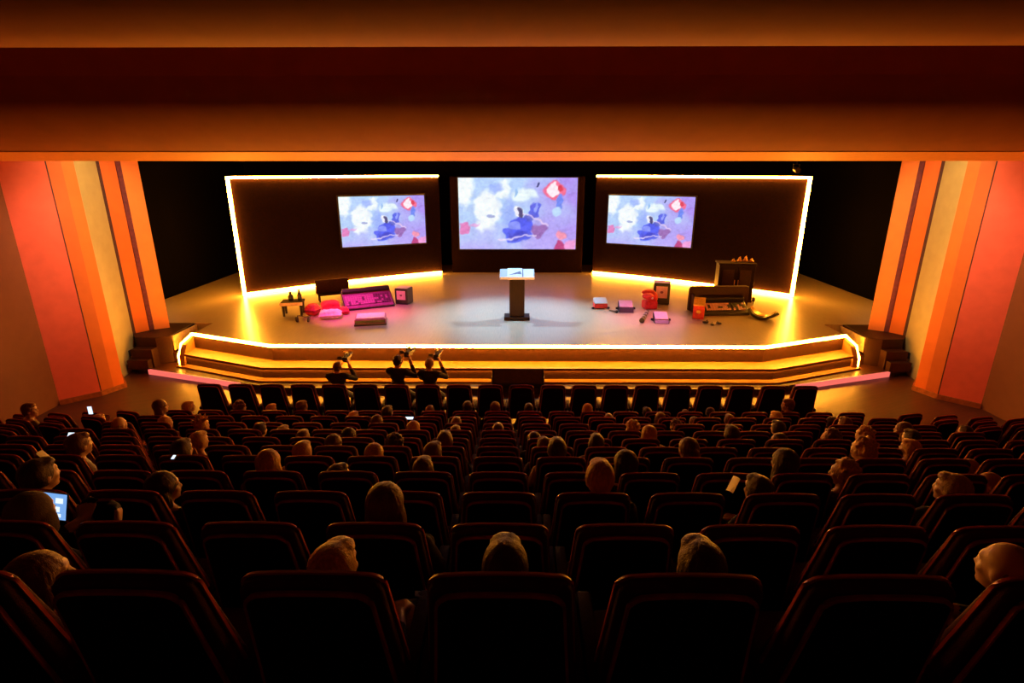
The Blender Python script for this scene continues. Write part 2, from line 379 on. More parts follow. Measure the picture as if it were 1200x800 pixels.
sv = [(-.5+i/NX, 0, j/NY) for j in range(NY+1) for i in range(NX+1)]
sf = [(j*(NX+1)+i, j*(NX+1)+i+1, (j+1)*(NX+1)+i+1, (j+1)*(NX+1)+i) for j in range(NY) for i in range(NX)]
sme.from_pydata(sv, [], sf)
ca = sme.color_attributes.new('picture', 'FLOAT_COLOR', 'POINT')
buf = []
for j in range(NY+1):
    for i in range(NX+1): buf += [*lin(scol(i/NX, j/NY)), 1]
ca.data.foreach_set('color', buf)
msc = bpy.data.materials.new('screen_picture'); msc.use_nodes = True
nt = msc.node_tree; b = nt.nodes['Principled BSDF']; an = nt.nodes.new('ShaderNodeVertexColor'); an.layer_name = 'picture'
nt.links.new(an.outputs[0], b.inputs['Emission Color']); b.inputs['Emission Strength'].default_value = 1.0; b.inputs['Base Color'].default_value = (.02, .02, .02, 1)
sme.materials.append(msc)
def screen(lab, c, w_, h_, rz):
    t = thing('projection_screen', lab, 'screen', c, rz)
    MB().box(-w_/2-.05, w_/2+.05, .0, .07, -.05, h_+.05).build('frame', M_METAL, t, bevel=.01)
    o = link('display', sme, None, t, (0, -.006, 0)); o.scale = (w_, 1, h_)
screen('largest glowing screen showing a blue figure, centred above the lectern', (.02, 24.70, -3.43), 5.2, 3.08, 0)
screen('smaller glowing screen showing a blue figure on the flat behind the cushions', (-5.50, 22.95, -3.02), 3.50, 1.98, R(26))
screen('smaller glowing screen showing a blue figure on the flat behind the cabinet', (5.42, 22.95, -3.02), 3.50, 1.98, R(-26))
# small stage lamp clamped at the top of the opening
t = thing('stage_lantern', 'small black stage lantern hanging near the top of the opening', 'lamp', (9.4, 19.4, .0))
MB().cone((0, .1, .02), (0, -.16, -.05), .07, .09, 14).build('housing', M_METAL, t)
MB().sweep([(-.1, 0, .0), (-.1, 0, .16), (.1, 0, .16), (.1, 0, .0)], .01, .01).build('yoke', M_METAL, t)
MB().cone((0, 0, .16), (0, 0, .5), .015, .015, 8).build('hanger', M_METAL, t)

# ================================================================== STAGE PROPS
M_MAG = mat('magenta_plastic', (.24, .05, .20), .35, var=.15)
M_PURP = mat('lilac_plastic', (.62, .42, .72), .35, var=.1)
M_PINK = mat('pale_pink_fabric', (.80, .55, .70), .8, var=.2, bump=.3)
M_RED = mat('bright_red', (.65, .03, .04), .5, var=.2, bump=.1)
M_REDC = mat('red_cloth', (.62, .03, .05), .85, var=.2, bump=.3)
M_WHITE = mat('white_paper', (.70, .70, .73), .6, var=.04)
M_GREYW = mat('grey_paper', (.42, .42, .47), .6, var=.04)
M_PRINT = mat('grey_print', (.16, .14, .24), .6, var=.3, scale=40)
M_DARKP = mat('black_plastic', (.018, .014, .020), .35)
M_GOLD = mat('gold_paint', (.75, .42, .08), .35, .3)
M_BWOOD = mat('brown_wood', (.018, .006, .003), .6, var=.3, stretch=(2, 12, 2), bump=.08, spec=.12)
M_KEYS = mat('pink_keycaps', (.75, .40, .62), .4, var=.3, scale=60)
M_PINKF = mat('pink_face', (.85, .50, .78), .4, var=.08)

# lectern
M_LECT = mat('lectern_wood', (.016, .005, .003), .5, stretch=(2, 2, .3), bump=.04, spec=.2)
t = thing('lectern', 'dark lectern with white slanted top standing in the stage light', 'lectern', (0, 16.72, ZS))
MB().box(-.40, .40, -.26, .26, 0, .11).build('base', M_LECT, t, bevel=.012)
MB().prism([(-.235, -.16), (.235, -.16), (.20, .14), (-.20, .14)], .11, 1.40).build('column', M_LECT, t, bevel=.01)
Mt = Matrix.Translation((0, -.02, 1.40)) @ Matrix.Rotation(R(24), 4, 'X')
tp = MB().box(-.53, .53, -.24, .26, 0, .05, Mt).build('reading_top', M_GREYW, t, bevel=.008)
MB().box(-.53, .53, -.255, -.235, .0, .09, Mt).build('ledge', M_WHITE, tp, bevel=.004)
for nm, x0, x1, y0, y1, m, lift in (('paper_sheet', -.50, -.30, -.20, .22, M_GREYW, .052), ('paper_sheet', -.30, .16, -.21, .27, M_WHITE, .056), ('paper_sheet', .19, .50, -.20, .23, M_WHITE, .052)):
    MB().box(x0, x1, y0, y1, lift, lift+.006, Mt).build(nm, m, tp)
MB().prism([(-.26, -.10), (.10, .12), (.14, -.06), (.0, -.04)], .063, .065, 'z', Mt).build('printed_picture', M_PRINT, tp)
MB().box(.16, .19, -.18, .20, .052, .07, Mt).build('paper_clip_bar', M_PRINT, tp)

# monitor speaker at the foot of the stage
t = thing('stage_monitor', 'black wedge monitor speaker at the foot of the stage steps', 'speaker', (.03, 13.05, ZA))
MB().prism([(-.22, 0), (.20, 0), (.20, .42), (.02, .46), (-.22, .14)], -.66, .66, 'x').build('cabinet', M_METAL, t, bevel=.015)
MB().box(-.60, .60, 0, .012, .02, .36, Matrix.Translation((0, -.22, .145)) @ Matrix.Rotation(R(-37), 4, 'X')).build('grille', mat('grille_mesh', (.05, .03, .02), .5, .3, bump=.6, bscale=400), t)
for s in (-1, 1): MB().box(s*.665-.01, s*.665+.01, -.06, .10, .12, .24).build('handle', M_DARKP, t, bevel=.005)

def cube_box(lab, loc, rz, s, h):
    t = thing('display_cube', lab, 'box', loc, rz)
    MB().box(-s/2, s/2, -s/2, s/2, 0, h).build('body', M_DARKP, t, bevel=.03, seg=2)
    MB().box(-s*.34, s*.34, -s/2-.008, -s/2+.01, h*.30, h*.86).build('front_panel', M_PINKF, t, bevel=.004)
    MB().ball((0, -s/2-.008, h*.58), (s*.10, .012, h*.06)).build('front_mark', M_MAG, t)
    MB().box(-s/2-.006, -s/2+.01, -s*.36, s*.36, h*.12, h*.88).build('side_panel', M_GOLD, t, bevel=.004)  # orange LED light on this face put in as gold colour
    MB().ball((-s/2-.008, 0, h*.5), (.012, s*.14, h*.12)).build('side_mark', M_BWOOD, t)
    MB().box(-s*.42, s*.42, -s*.42, s*.42, h-.004, h+.012).build('top_panel', M_PURP, t, bevel=.004)
    for a in (-1, 1):
        for c in (-1, 1): MB().box(a*s*.38-.03, a*s*.38+.03, c*s*.38-.03, c*s*.38+.03, -.0, .03).build('foot', M_METAL, t)
    return t
cube_box('black cube box with pink front beside the magenta console', (-3.98, 18.80, ZS), R(-14), .48, .56)
cube_box('black cube box with pink front behind the red toy chair', (5.10, 18.95, ZS), R(-14), .56, .74)

def console(lab, loc, rz, L, W, tilt, body, endmat, keyset):
    t = thing('giant_keyboard', lab, 'keyboard', loc, rz)
    Mt = Matrix.Rotation(tilt, 4, 'X')
    MB().box(-L/2, L/2, 0, W, .0, .10, Mt).build('body', body, t, bevel=.02)
    MB().box(-L/2-.02, L/2+.02, -.04, .03, -.0, .09).build('front_rail', M_DARKP, t, bevel=.015)
    MB().box(-L/2, L/2, W-.05, W+.10, .0, .20, Mt).build('rear_rail', M_DARKP, t, bevel=.02)
    k = MB(); rnd = random.Random(3); nx, ny = int(L/.085), int(W/.10)
    for i in range(nx):
        for j in range(1, ny-1):
            x = -L/2+.06+i*(L-.12)/nx; y = .05+j*(W-.14)/ny
            if keyset == 1 and .60 < i/nx < .64: continue
            k.box(x, x+.062, y, y+.07, .098, .135, Mt, mi=1 if (i/nx > .62 and rnd.random() < .75) or rnd.random() < .15 else 0)
    ko = k.build('keys', [mat('magenta_keycaps', (.42, .13, .36), .4, var=.4, scale=50) if keyset == 0 else M_KEYS, mat('dark_keycaps', (.12, .02, .10), .4) if keyset == 0 else M_DARKP], t); ko['kind'] = 'stuff'
    for s in (-1, 1):
        MB().prism([(-.03, 0), (W*math.cos(tilt)+.05, 0), (W*math.cos(tilt)+.05, W*math.sin(tilt)+.12), (-.03, .10)], s*L/2-.02 if s > 0 else -L/2-.03, L/2+.03 if s > 0 else -L/2+.02, 'x').build('end_cheek', endmat if s < 0 else M_DARKP, t, bevel=.006)
    return t
console('giant magenta keyboard console tilted towards the seats', (-4.98, 17.98, ZS), R(27), 1.62, .72, R(36), M_MAG, M_DARKP, 0)
t2 = console('giant dark keyboard with pink keys in front of the brown cabinet', (6.80, 17.20, ZS), R(3), 1.42, .62, R(30), M_DARKP, M_DARKP, 1)
MB().prism(rrect(-1.05, .95, 0, .82, .10, 5, (0, 0, 1, 1)), .62, .78, 'y').build('curved_back', M_DWOOD, t2, bevel=.03)
MB().prism([(-.05, 0), (.62, 0), (.62, .60), (.40, .56), (-.05, .14)], -1.0, -.90, 'x').build('back_wing', M_DWOOD, t2, bevel=.02)
# red end block leaning against the dark keyboard
t = thing('red_box', 'red box with orange lid at the end of the dark keyboard', 'box', (5.76, 16.85, ZS), R(-20))
MB().prism([(-.16, 0), (.16, 0), (.16, .60), (-.16, .42)], -.17, .17, 'x').build('body', M_RED, t, bevel=.02)
MB().prism([(-.17, .425), (.17, .605), (.17, .64), (-.17, .46)], -.175, .175, 'x').build('lid', M_GOLD, t, bevel=.008)
MB().ball((.0, -.17, .24), (.07, .02, .06)).build('round_mark', M_GOLD, t)
# brown cabinet
t = thing('cabinet', 'tall dark brown cabinet standing against the backdrop flat', 'cabinet', (7.75, 19.35, ZS), R(-8))
MB().box(-.60, .60, -.30, .30, .06, 1.32).build('body', M_BWOOD, t, bevel=.015)
MB().box(-.64, .64, -.34, .33, 1.32, 1.38).build('top', M_BWOOD, t, bevel=.012)
MB().box(-.62, .62, -.31, .31, 0, .07).build('plinth', M_DWOOD, t, bevel=.006)
for s in (-1, 1):
    d = MB().box(s*.285-.27, s*.285+.27, -.325, -.298, .12, 1.27).build('door', M_BWOOD, t, bevel=.008)
    MB().box(s*.285-.19, s*.285+.19, -.335, -.32, .22, 1.15).build('door_panel', M_DWOOD, d, bevel=.008)
    MB().cone((s*.06, -.345, .62), (s*.06, -.345, .80), .014, .014, 8).build('handle', M_GOLD, d)
for i, (x, h) in enumerate(((-.10, .10), (.10, .17), (.30, .20), (.50, .13))):
    o = MB().ball((0, 0, h*.3), (.09, .07, h*.32)); o.ball((0, -.01, h*.72), (.05, .05, h*.3)); o.cone((0, 0, h*.8), (.03, 0, h*1.15), .03, .008, 8)
    o = o.build('gold_ornament', M_GOLD, smooth=True, loc=(7.75+x, 19.35-x*.14, ZS+1.38))
    tag(o, 'small gold ornament on top of the brown cabinet', 'ornament', 'ornaments on the cabinet')
# curved dark boat-like shell with stand
t = thing('curved_shell', 'dark curved shell with gold lining lying beside the cabinet', 'sculpture', (7.75, 16.75, ZS), R(-52))
mb = MB(); mi = MB(); n = 12
for i in range(n):
    a0, a1 = -.9+1.8*i/n, -.9+1.8*(i+1)/n
    p = lambda a, r: (r*math.sin(a)*.62, .62-r*math.cos(a)*.62)
    w0, w1 = .19*math.cos(a0*1.2), .19*math.cos(a1*1.2)
    q = []
    for r in (1.0, .86):
        for a, w_ in ((a0, w0), (a1, w1)):
            x, z = p(a, r); q += [(x, -w_, z), (x, w_, z)]
    mb.add(q, [(0, 1, 3, 2), (4, 6, 7, 5), (0, 2, 6, 4), (1, 5, 7, 3)]+([(0, 4, 5, 1)] if i == 0 else [])+([(2, 3, 7, 6)] if i == n-1 else []))
    q2 = [(x*.97, y*.8, z+.045) for x, y, z in q[4:]]
    mi.add(q2, [(0, 2, 3, 1)])
mb.build('shell', M_DARKP, t); mi.build('lining', M_GOLD, t)
t = thing('figure_stand', 'thin black stand on the floor behind the curved shell', 'stand', (7.9, 17.9, ZS))
MB().cone((0, 0, 0), (0, 0, .03), .09, .08, 14).build('base', M_DARKP, t); MB().cone((0, 0, .03), (0, 0, .30), .02, .02, 8).build('pole', M_DARKP, t); MB().ball((0, 0, .36), (.06, .06, .09)).build('head', M_DARKP, t)
for i, (x, y, s) in enumerate(((5.80, 16.25, .07), (5.92, 16.0, .06), (6.16, 16.12, .065))):
    m = MB(); m.ball((0, 0, s*.5), (s*1.5, s, s*.5), 8, 5); m.cone((0, 0, s*.4), (s*.9, .2*s, s*1.5), s*.4, s*.1, 6)
    tag(m.build('toy_piece', M_DARKP, loc=(x, y, ZS), rot=(0, 0, i*1.1)), 'small black toy piece lying before the dark keyboard', 'toy', 'black toy pieces on the stage')
# right-hand small items
t = thing('red_white_box', 'small red box with white sloping top near the lectern', 'box', (2.83, 18.1, ZS), R(4))
MB().box(-.22, .22, -.15, .17, .03, .19).build('body', M_RED, t, bevel=.015); MB().prism([(-.16, .19), (.18, .19), (.18, .34), (-.16, .21)], -.22, .22, 'x').build('top', M_GREYW, t, bevel=.01)
for s in (-1, 1): MB().ball((s*.26, -.1, .04), (.05, .05, .04)).build('foot', M_DARKP, t)
t = thing('microphone', 'black microphone lying beside the small red box', 'microphone', (3.16, 17.6, ZS), R(35))
MB().cone((0, -.16, .04), (0, .14, .03), .03, .018, 10).build('handle', M_DARKP, t); MB().ball((0, -.2, .05), .05).build('head', M_METAL, t)
def pad(lab, loc, rz, w_, d_, h_):
    t = thing('speaker_pad', lab, 'box', loc, rz)
    MB().prism([(-d_/2-.1, 0), (d_/2, 0), (d_/2, h_+.1), (-d_/2, h_*.7)], -w_/2, w_/2, 'x').build('body', M_DARKP, t, bevel=.015)
    MB().prism([(-d_/2+.02, h_*.72), (d_/2-.02, h_+.095), (d_/2-.02, h_+.13), (-d_/2+.02, h_*.72+.035)], -w_/2+.02, w_/2-.02, 'x').build('top_panel', M_PURP, t, bevel=.006)
    for s in (-1, 1): MB().cone((s*(w_/2-.01), 0, h_*.45), (s*(w_/2+.08), 0, h_*.45), .05, .035, 10).build('knob', M_METAL, t)
    return t
pad('black box with lilac sloping lid between small red box and red toy chair', (3.62, 17.75, ZS), R(-3), .48, .36, .20)
pad('black wedge box with lilac lid in front of the black cube', (4.47, 16.45, ZS), R(-5), .44, .42, .13)
t = thing('toy_chair', 'bright red rounded toy chair beside the black cube', 'toy', (4.50, 18.1, ZS), R(10))
MB().box(-.22, .22, -.18, .2, .0, .28).build('base', M_REDC, t, bevel=.05, seg=3); MB().ball((-.10, -.05, .44), (.2, .2, .11)).build('cushion', M_RED, t, smooth=True)
MB().ball((.12, .05, .36), (.17, .18, .22)).build('side_roll', M_RED, t, smooth=True); MB().ball((-.04, .08, .55), (.24, .12, .09)).build('headrest', M_RED, t, smooth=True); MB().ball((-.02, -.22, .40), .035).build('button', M_WHITE, t)
t = thing('torch', 'chunky black torch lying in front of the red toy chair', 'torch', (4.12, 17.0, ZS), R(-20))
MB().cone((0, -.75, .075), (0, .50, .055), .07, .05, 14).build('barrel', M_METAL, t, smooth=True); MB().cone((0, -.84, .085), (0, -.72, .08), .082, .075, 14).build('lamp_head', M_DARKP, t, smooth=True)
for y in (-.45, -.15, .15): MB().cone((0, y, .070), (0, y+.07, .069), .073, .071, 14).build('ring', M_GREYW, t)
# left-hand items
t = thing('side_table', 'small table with pink and white edge holding two black bottles', 'table', (-7.25, 17.15, ZS), R(12))
tp = MB().box(-.34, .34, -.28, .28, .40, .46).build('table_top', M_BWOOD, t, bevel=.008)
MB().box(-.34, .34, -.295, -.28, .36, .459).build('front_edge', M_PINK, tp); MB().box(-.355, -.34, -.29, .28, .36, .459).build('side_edge', M_WHITE, tp)
for x, y in ((-.27, -.2), (.27, -.2), (-.27, .2), (.27, .2)): MB().cone((x, y, 0), (x, y, .40), .035, .05, 10).build('leg', M_DARKP, t)
for lab, x, y, rr, h in (('squat round black bottle on the small table', -.08, .08, .085, .26), ('slim tall black bottle on the small table', .20, .10, .065, .34)):
    q = thing('bottle', lab, 'bottle', (-7.25+x, 17.15+y, ZS+.46))
    MB().cone((0, 0, 0), (0, 0, h*.55), rr, rr, 14).cone((0, 0, h*.55), (0, 0, h*.8), rr, rr*.4, 14).build('body', M_DARKP, q); MB().cone((0, 0, h*.8), (0, 0, h*1.05), rr*.45, rr*.5, 12).build('cap', M_METAL, q)
t = thing('headset', 'black headset lying on the stage floor before the small table', 'headset', (-6.62, 16.25, ZS), R(5))
for s in (-1, 1): MB().cone((s*.15, 0, .09), (s*.20, 0, .08), .09, .09, 14).build('ear_cup', M_DARKP, t, smooth=True); 
MB().sweep([(-.17+.0, .02, .10), (-.20, .16, .16), (-.12, .28, .12), (.0, .31, .08), (.12, .28, .12), (.20, .16, .16), (.17, .02, .10)], .018, .012).build('headband', M_DARKP, t)
t = thing('bench', 'low bench with dark brown back panel against the amber-lit flat', 'bench', (-6.62, 19.25, ZS), R(27))
MB().box(-.58, .58, .10, .15, .26, .74).build('back_panel', M_DWOOD, t, bevel=.01); MB().box(-.55, .55, -.18, .12, .22, .27).build('seat', M_BWOOD, t, bevel=.01)
for x in (-.5, .5):
    for y in (-.14, .10): MB().box(x-.025, x+.025, y-.02, y+.02, 0, .24).build('leg', M_DWOOD, t)
def pillow_mesh(w_, d_, h_, seed, crease=.3):
    m = MB(); n = 14; vs = []; top = []; bot = []
    for s in (1, -1):
        for j in range(n+1):
            for i in range(n+1):
                u, v = -1+2*i/n, -1+2*j/n
                e = (1-u**4)*(1-v**4); z = h_/2+s*h_/2*(e**.6)*(1+crease*noise.noise((u*2.3, v*2.3, seed+s)))
                pin = 1-.10*(u*u+v*v-u*u*v*v)+.05*u*u*v*v
                vs.append((u*w_/2*pin, v*d_/2*pin, max(0, z)))
    N = (n+1)**2; fs = []
    for j in range(n):
        for i in range(n):
            a = j*(n+1)+i; fs.append((a, a+1, a+n+2, a+n+1)); fs.append((N+a, N+a+n+1, N+a+n+2, N+a+1))
    return m.add(vs, fs)
def weld(me):
    bm = bmesh.new(); bm.from_mesh(me); bmesh.ops.remove_doubles(bm, verts=bm.verts, dist=.0005); bm.to_mesh(me); bm.free(); return me
def pillow(name, lab, m, loc, rz, w_, d_, h_, seed, rx=0, ry=0, cat='cushion'):
    me = weld(pillow_mesh(w_, d_, h_, seed).mesh(name, smooth=True, angle=100))
    return tag(link(name, me, m, None, loc, (rx, ry, rz)), lab, cat)
pillow('cushion', 'pale pink cushion lying in front of the red cloth', M_PINK, (-5.92, 16.76, ZS), R(15), .74, .56, .26, 2)
pillow('cushion', 'squat red cushion between bench and pale pink cushion', M_RED, (-6.62, 17.12, ZS), R(-10), .42, .44, .36, 5)
pillow('cushion', 'large red cushion leaning behind the pale pink cushion', M_REDC, (-6.24, 17.72, ZS), R(24), .66, .44, .34, 9, R(18))
pillow('red_cloth', 'red cloth heaped against the magenta keyboard console', M_REDC, (-5.64, 17.30, ZS), R(-62), .46, .26, .22, 14, 0, 0, 'cloth')
t = thing('console_box', 'flat dark box with lilac lid on the stage before the magenta keyboard', 'box', (-4.50, 16.2, ZS), R(12))
MB().box(-.46, .46, -.36, .36, .05, .20).build('body', M_MAG, t, bevel=.02); MB().box(-.42, .42, -.30, .32, .20, .235).build('lid', M_PURP, t, bevel=.015)
MB().box(-.48, .48, -.38, .36, .0, .05).build('base', M_DARKP, t, bevel=.01); MB().box(-.44, .44, -.372, -.355, .08, .17).build('front_strip', M_DARKP, t)

# ================================================================== SEATS
def seat_outline(inset=0.0, z0=.34, z1=1.08, r=.055):
    wb, wt = .285-inset, .226-inset; z1 = z1-inset; pts = [(-wb, z0), (wb, z0)]
    # sides: slightly S-shaped, widening towards the bottom
    def half(z): t = (z-z0)/(z1-z0); return wb+(wt-wb)*(t**.75)
    zs = [z0+(z1-r-z0)*i/6 for i in range(1, 7)]
    right = [(half(z), z) for z in zs]
    wtop = half(z1-r)
    arcp = [(wtop-r+r*math.cos(a), z1-r+r*math.sin(a)) for a in [PI/2*i/5 for i in range(1, 6)]]
    topm = [(wt*.5, z1+.006), (0, z1+.008), (-wt*.5, z1+.006)]
    left = [(-x, z) for x, z in reversed(right+arcp)]
    return pts+right+arcp+topm+left
LEAN = .15
def lean(z): return LEAN*(1.08-z)/.74
def back_mesh(name, inset, y0, y1, bevel, seg, z0=.34, bulge=0.0):
    o = seat_outline(inset, z0); m = MB(); n = len(o)
    for y in (y0, y1):
        for x, z in o: pass
    vs = [(x, lean(z)+y0, z) for x, z in o]+[(x*(1 if not bulge else 1), lean(z)+y1+bulge*(1.08-z), z) for x, z in o]
    m.add(vs, [tuple(range(n-1, -1, -1)), tuple(range(n, 2*n))]+[(i, (i+1) % n, n+(i+1) % n, n+i) for i in range(n)])
    return m.mesh(name, bevel, seg, True, 50)
SM = {}
SM['backrest'] = (back_mesh('backrest', 0, .012, .080, .022, 3, bulge=.11), M_SEAT)
SM['back_shell'] = (back_mesh('back_shell', .030, -.014, .03, .010, 2, .36), M_SEATBACK)
op = seat_outline(.030, .36)
SM['piping'] = (MB().sweep([(x, lean(z)-.004, z) for x, z in op[1:]+op[:1]], .007, .007).mesh('piping', smooth=True), M_RIM)  # inner border, coloured to carry the rim light on the shell edge
oe = seat_outline(-.002)[2:]
SM['edge_piping'] = (MB().sweep([(x, lean(z)+.058+.055*(1.08-z), z) for x, z in oe], .006, .006).mesh('edge_piping', smooth=True), M_RIM)  # thin line added where stage light would rim the backrest
SM['cushion'] = (MB().prism(rrect(-.245, .245, .12, .58, .06), .36, .47).mesh('cushion', .03, 3, True), M_SEAT)
SM['armrest'] = (MB().prism([(.10, .60), (.50, .62), (.54, .59), (.54, .55), (.10, .54)], -.03, .03, 'x').mesh('armrest', .012, 2, True), mat('armrest_vinyl', (.03, .008, .005), .7, spec=.15))
SM['side_frame'] = (MB().prism([(.16, 0), (.46, 0), (.44, .06), (.36, .12), (.38, .55), (.16, .55), (.20, .12)], -.018, .018, 'x').mesh('side_frame', .006, 1), M_METAL)
for k, (me, m) in SM.items(): me.materials.append(m)
def seat(name, label, loc, rz, group, sc=(1, 1, 1)):
    t = thing(name, label, 'seat', loc, rz, group); t.scale = sc
    bk = None
    for k in ('backrest', 'back_shell', 'cushion'):
        o = link(k, SM[k][0], None, t)
        if k == 'backrest': link('edge_piping', SM['edge_piping'][0], None, o)
        if k == 'back_shell': link('piping', SM['piping'][0], None, o)
    for s in (-1, 1):
        link('armrest', SM['armrest'][0], None, t, (s*.267, 0, 0)); link('side_frame', SM['side_frame'][0], None, t, (s*.267, 0, 0))
    return t
ORD = ['first', 'second', 'third', 'fourth', 'fifth', 'sixth', 'seventh', 'eighth', 'ninth', 'tenth', 'eleventh', 'twelfth']

# row, x of head, head height above that row's floor, hair, turn (degrees, + towards stage right)
PEOPLE = [
(0, -0.04, 1.07, 'short_d', 0), (0, -0.67, 1.05, 'short_l', 20), (0, -1.77, 0.99, 'wavy_b', 50),
(0, 0.67, 1.07, 'short_d', -10), (0, 1.79, 1.06, 'bald_g', -25), (1, -2.55, 1.12, 'scarf_b', 15),
(1, -0.68, 1.19, 'long_b', 0), (2, -3.25, 1.21, 'short_d', 25), (2, -2.41, 1.11, 'long_d', 50),
(2, 0.56, 1.22, 'short_l', 0), (2, 1.64, 1.11, 'short_d', -20), (2, 2.93, 1.13, 'short_g', -35),
(3, -2.07, 1.18, 'long_l', 0), (3, -0.78, 1.12, 'short_b', 5), (3, 0.87, 1.19, 'long_d', -25),
(3, 2.22, 1.21, 'long_d', -20), (3, 2.72, 1.1, 'curly_l', -60), (3, 3.95, 1.0, 'bald_g', -70),
(3, -1.53, 1.05, 'short_d', 40), (4, -4.35, 1.23, 'short_b', 30), (4, -2.14, 1.15, 'short_l', 10),
(4, -3.35, 1.17, 'short_d', 10), (4, -1.41, 1.13, 'long_l', 0), (4, -0.83, 1.15, 'short_b', 25),
(4, 0.4, 1.2, 'short_d', 0), (4, 1.69, 1.21, 'pony_b', -15), (4, 3.4, 1.21, 'curly_l', -30),
(4, 4.43, 0.99, 'bald_g', -70), (5, -3.54, 1.17, 'short_l', 20), (5, -2.1, 1.14, 'long_b', 10),
(5, -1.39, 1.14, 'curly_d', 15), (5, -0.82, 1.19, 'short_b', 0), (6, 0.23, 1.09, 'long_d', -10),
(5, 0.32, 1.12, 'short_b', -20), (5, 0.91, 1.16, 'short_d', 0), (5, 4.48, 1.11, 'short_l', -40),
(6, -2.82, 1.11, 'short_b', 0), (6, -2.24, 1.14, 'long_d', 10), (6, 1.72, 1.19, 'long_l', -5),
(6, 2.78, 1.2, 'short_d', -10), (6, 4.06, 1.14, 'curly_b', -50), (6, 3.4, 1.09, 'pony_d', -60),
(6, 4.49, 1.18, 'curly_l', -20), (6, 5.1, 1.15, 'short_d', -30), (7, -4.6, 1.19, 'spiky_l', 20),
(7, -3.75, 1.11, 'short_d', 20), (7, -4.08, 1.07, 'short_g', 20), (7, -1.5, 1.15, 'long_l', 0),
(7, -0.89, 1.08, 'short_b', 5), (7, -0.27, 1.12, 'short_b', 0), (7, 1.76, 1.16, 'curly_l', 0),
(7, 3.73, 1.18, 'short_d', -20), (7, 5.56, 1.16, 'long_b', -60), (8, -5.68, 1.11, 'wavy_l', 40),
(7, -5.82, 1.19, 'bald_g', 20), (9, -7.38, 1.06, 'short_l', 20), (8, -2.38, 1.15, 'wavy_b', 20),
(8, -0.97, 1.12, 'short_b', 0), (8, 2.51, 1.08, 'curly_b', -15), (9, 2.98, 1.03, 'pony_b', 0),
(8, 5.37, 1.15, 'short_b', -20), (8, 6.92, 1.03, 'short_d', -30), (9, -8.46, 1.32, 'short_b', 70),
(9, -2.96, 1.11, 'short_l', 25), (9, 1.68, 1.08, 'short_b', 0), (10, 2.37, 1.11, 'short_d', -20),
(9, 2.48, 1.11, 'wavy_b', 0), (9, 3.73, 1.08, 'short_b', 0), (9, 5.38, 1.04, 'wavy_d', -40),
(9, 4.54, 1.14, 'short_l', -40), (9, -2.29, 1.22, 'short_d', 30), (9, -6.28, 1.32, 'long_b', 60),
(10, -6.3, 1.2, 'short_l', 40), (10, -5.3, 1.2, 'curly_b', 20), (10, -4.8, 1.15, 'short_l', 30),
(10, -4.28, 1.22, 'short_b', 40), (10, -1.66, 1.13, 'short_b', 0), (10, -0.94, 1.22, 'short_d', 0),
(10, -0.41, 1.21, 'long_b', 0), (10, 0.23, 1.18, 'short_d', 0), (10, 1.35, 1.18, 'wavy_l', 0),
(10, 3.22, 1.06, 'short_b', 10), (10, 3.62, 1.11, 'pony_d', 0), (10, 5.15, 1.30, 'short_b', -75),
]
seats = []      # (row, x, y, floor z, rz, block)
for k, (y, zt) in enumerate(ROWS):
    d = 1.738+.848*k; half = .97*d+.75
    x0 = -.05-.031*k
    n = int(half/.6)+1
    for i in range(-n, n+1):
        x = x0+.6*i
        if abs(x) > half: continue
        if k >= 6 and abs(x) > 6.5: continue
        seats.append((k, x, y-.07, zt-SH, 0, 'main'))
    if k >= 6:
        for s in (-1, 1):
            for i in range(8):
                q = 7.3+.6*i
                if q > min(half+.4, 10.5): continue
                seats.append((k, s*q, y-.07-.10*i*.6-.05, zt-SH, R(s*11), 'side'))
used = {}
placed = []
for pi, (k, x, h, hair, yaw) in enumerate(PEOPLE):
    best = min((j for j in range(len(seats)) if seats[j][0] == k and j not in used), key=lambda j: abs(seats[j][1]-x))
    used[best] = pi; s = seats[best]
    placed.append((pi, s, s[1]+max(-.15, min(.15, x-s[1]))))
HW = {'short': 'short %s hair', 'wavy': 'wavy %s hair', 'long': 'long %s hair', 'scarf': 'a %s headscarf', 'pony': 'a %s ponytail', 'curly': 'curly %s hair', 'spiky': 'spiky %s hair', 'bald': 'a bald head'}
HN = {'d': 'dark', 'b': 'brown', 'l': 'blond', 'g': 'grey'}
def hairwords(pi):
    a, c = PEOPLE[pi][3].split('_'); return HW[a] % HN[c] if '%' in HW[a] else HW[a]
count = {}; todo = []
for j, (k, x, y, zf, rz, blk) in enumerate(seats):
    o = ORD[11-k]; kind = 'dark red seat' if blk == 'main' else 'angled dark red seat'
    near = [q for q in used if seats[q][0] == k and abs(abs(seats[q][1]-x)-.6) < .12]
    if j in used: lab = '%s under the person with %s, %s row from the stage' % (kind, hairwords(used[j]), o)
    elif near:
        q = min(near, key=lambda n: abs(seats[n][1])); side = 'wall' if abs(x) > abs(seats[q][1]) else 'centre'
        lab = 'empty %s, %s side of the person with %s, %s row' % (kind.replace('dark ', ''), side, hairwords(used[q]), o)
    else: lab = 'empty %s with no neighbour beside it, %s row from the stage' % (kind, o)
    count[lab] = count.get(lab, 0)+1; todo.append((lab, (x, y, zf), rz))
for lab, loc, rz in todo: seat('theatre_seat', lab, loc, rz, ('seats: '+lab) if count[lab] > 1 else None)
FRONT = [.10+.65*i for i in range(-10, 10)]
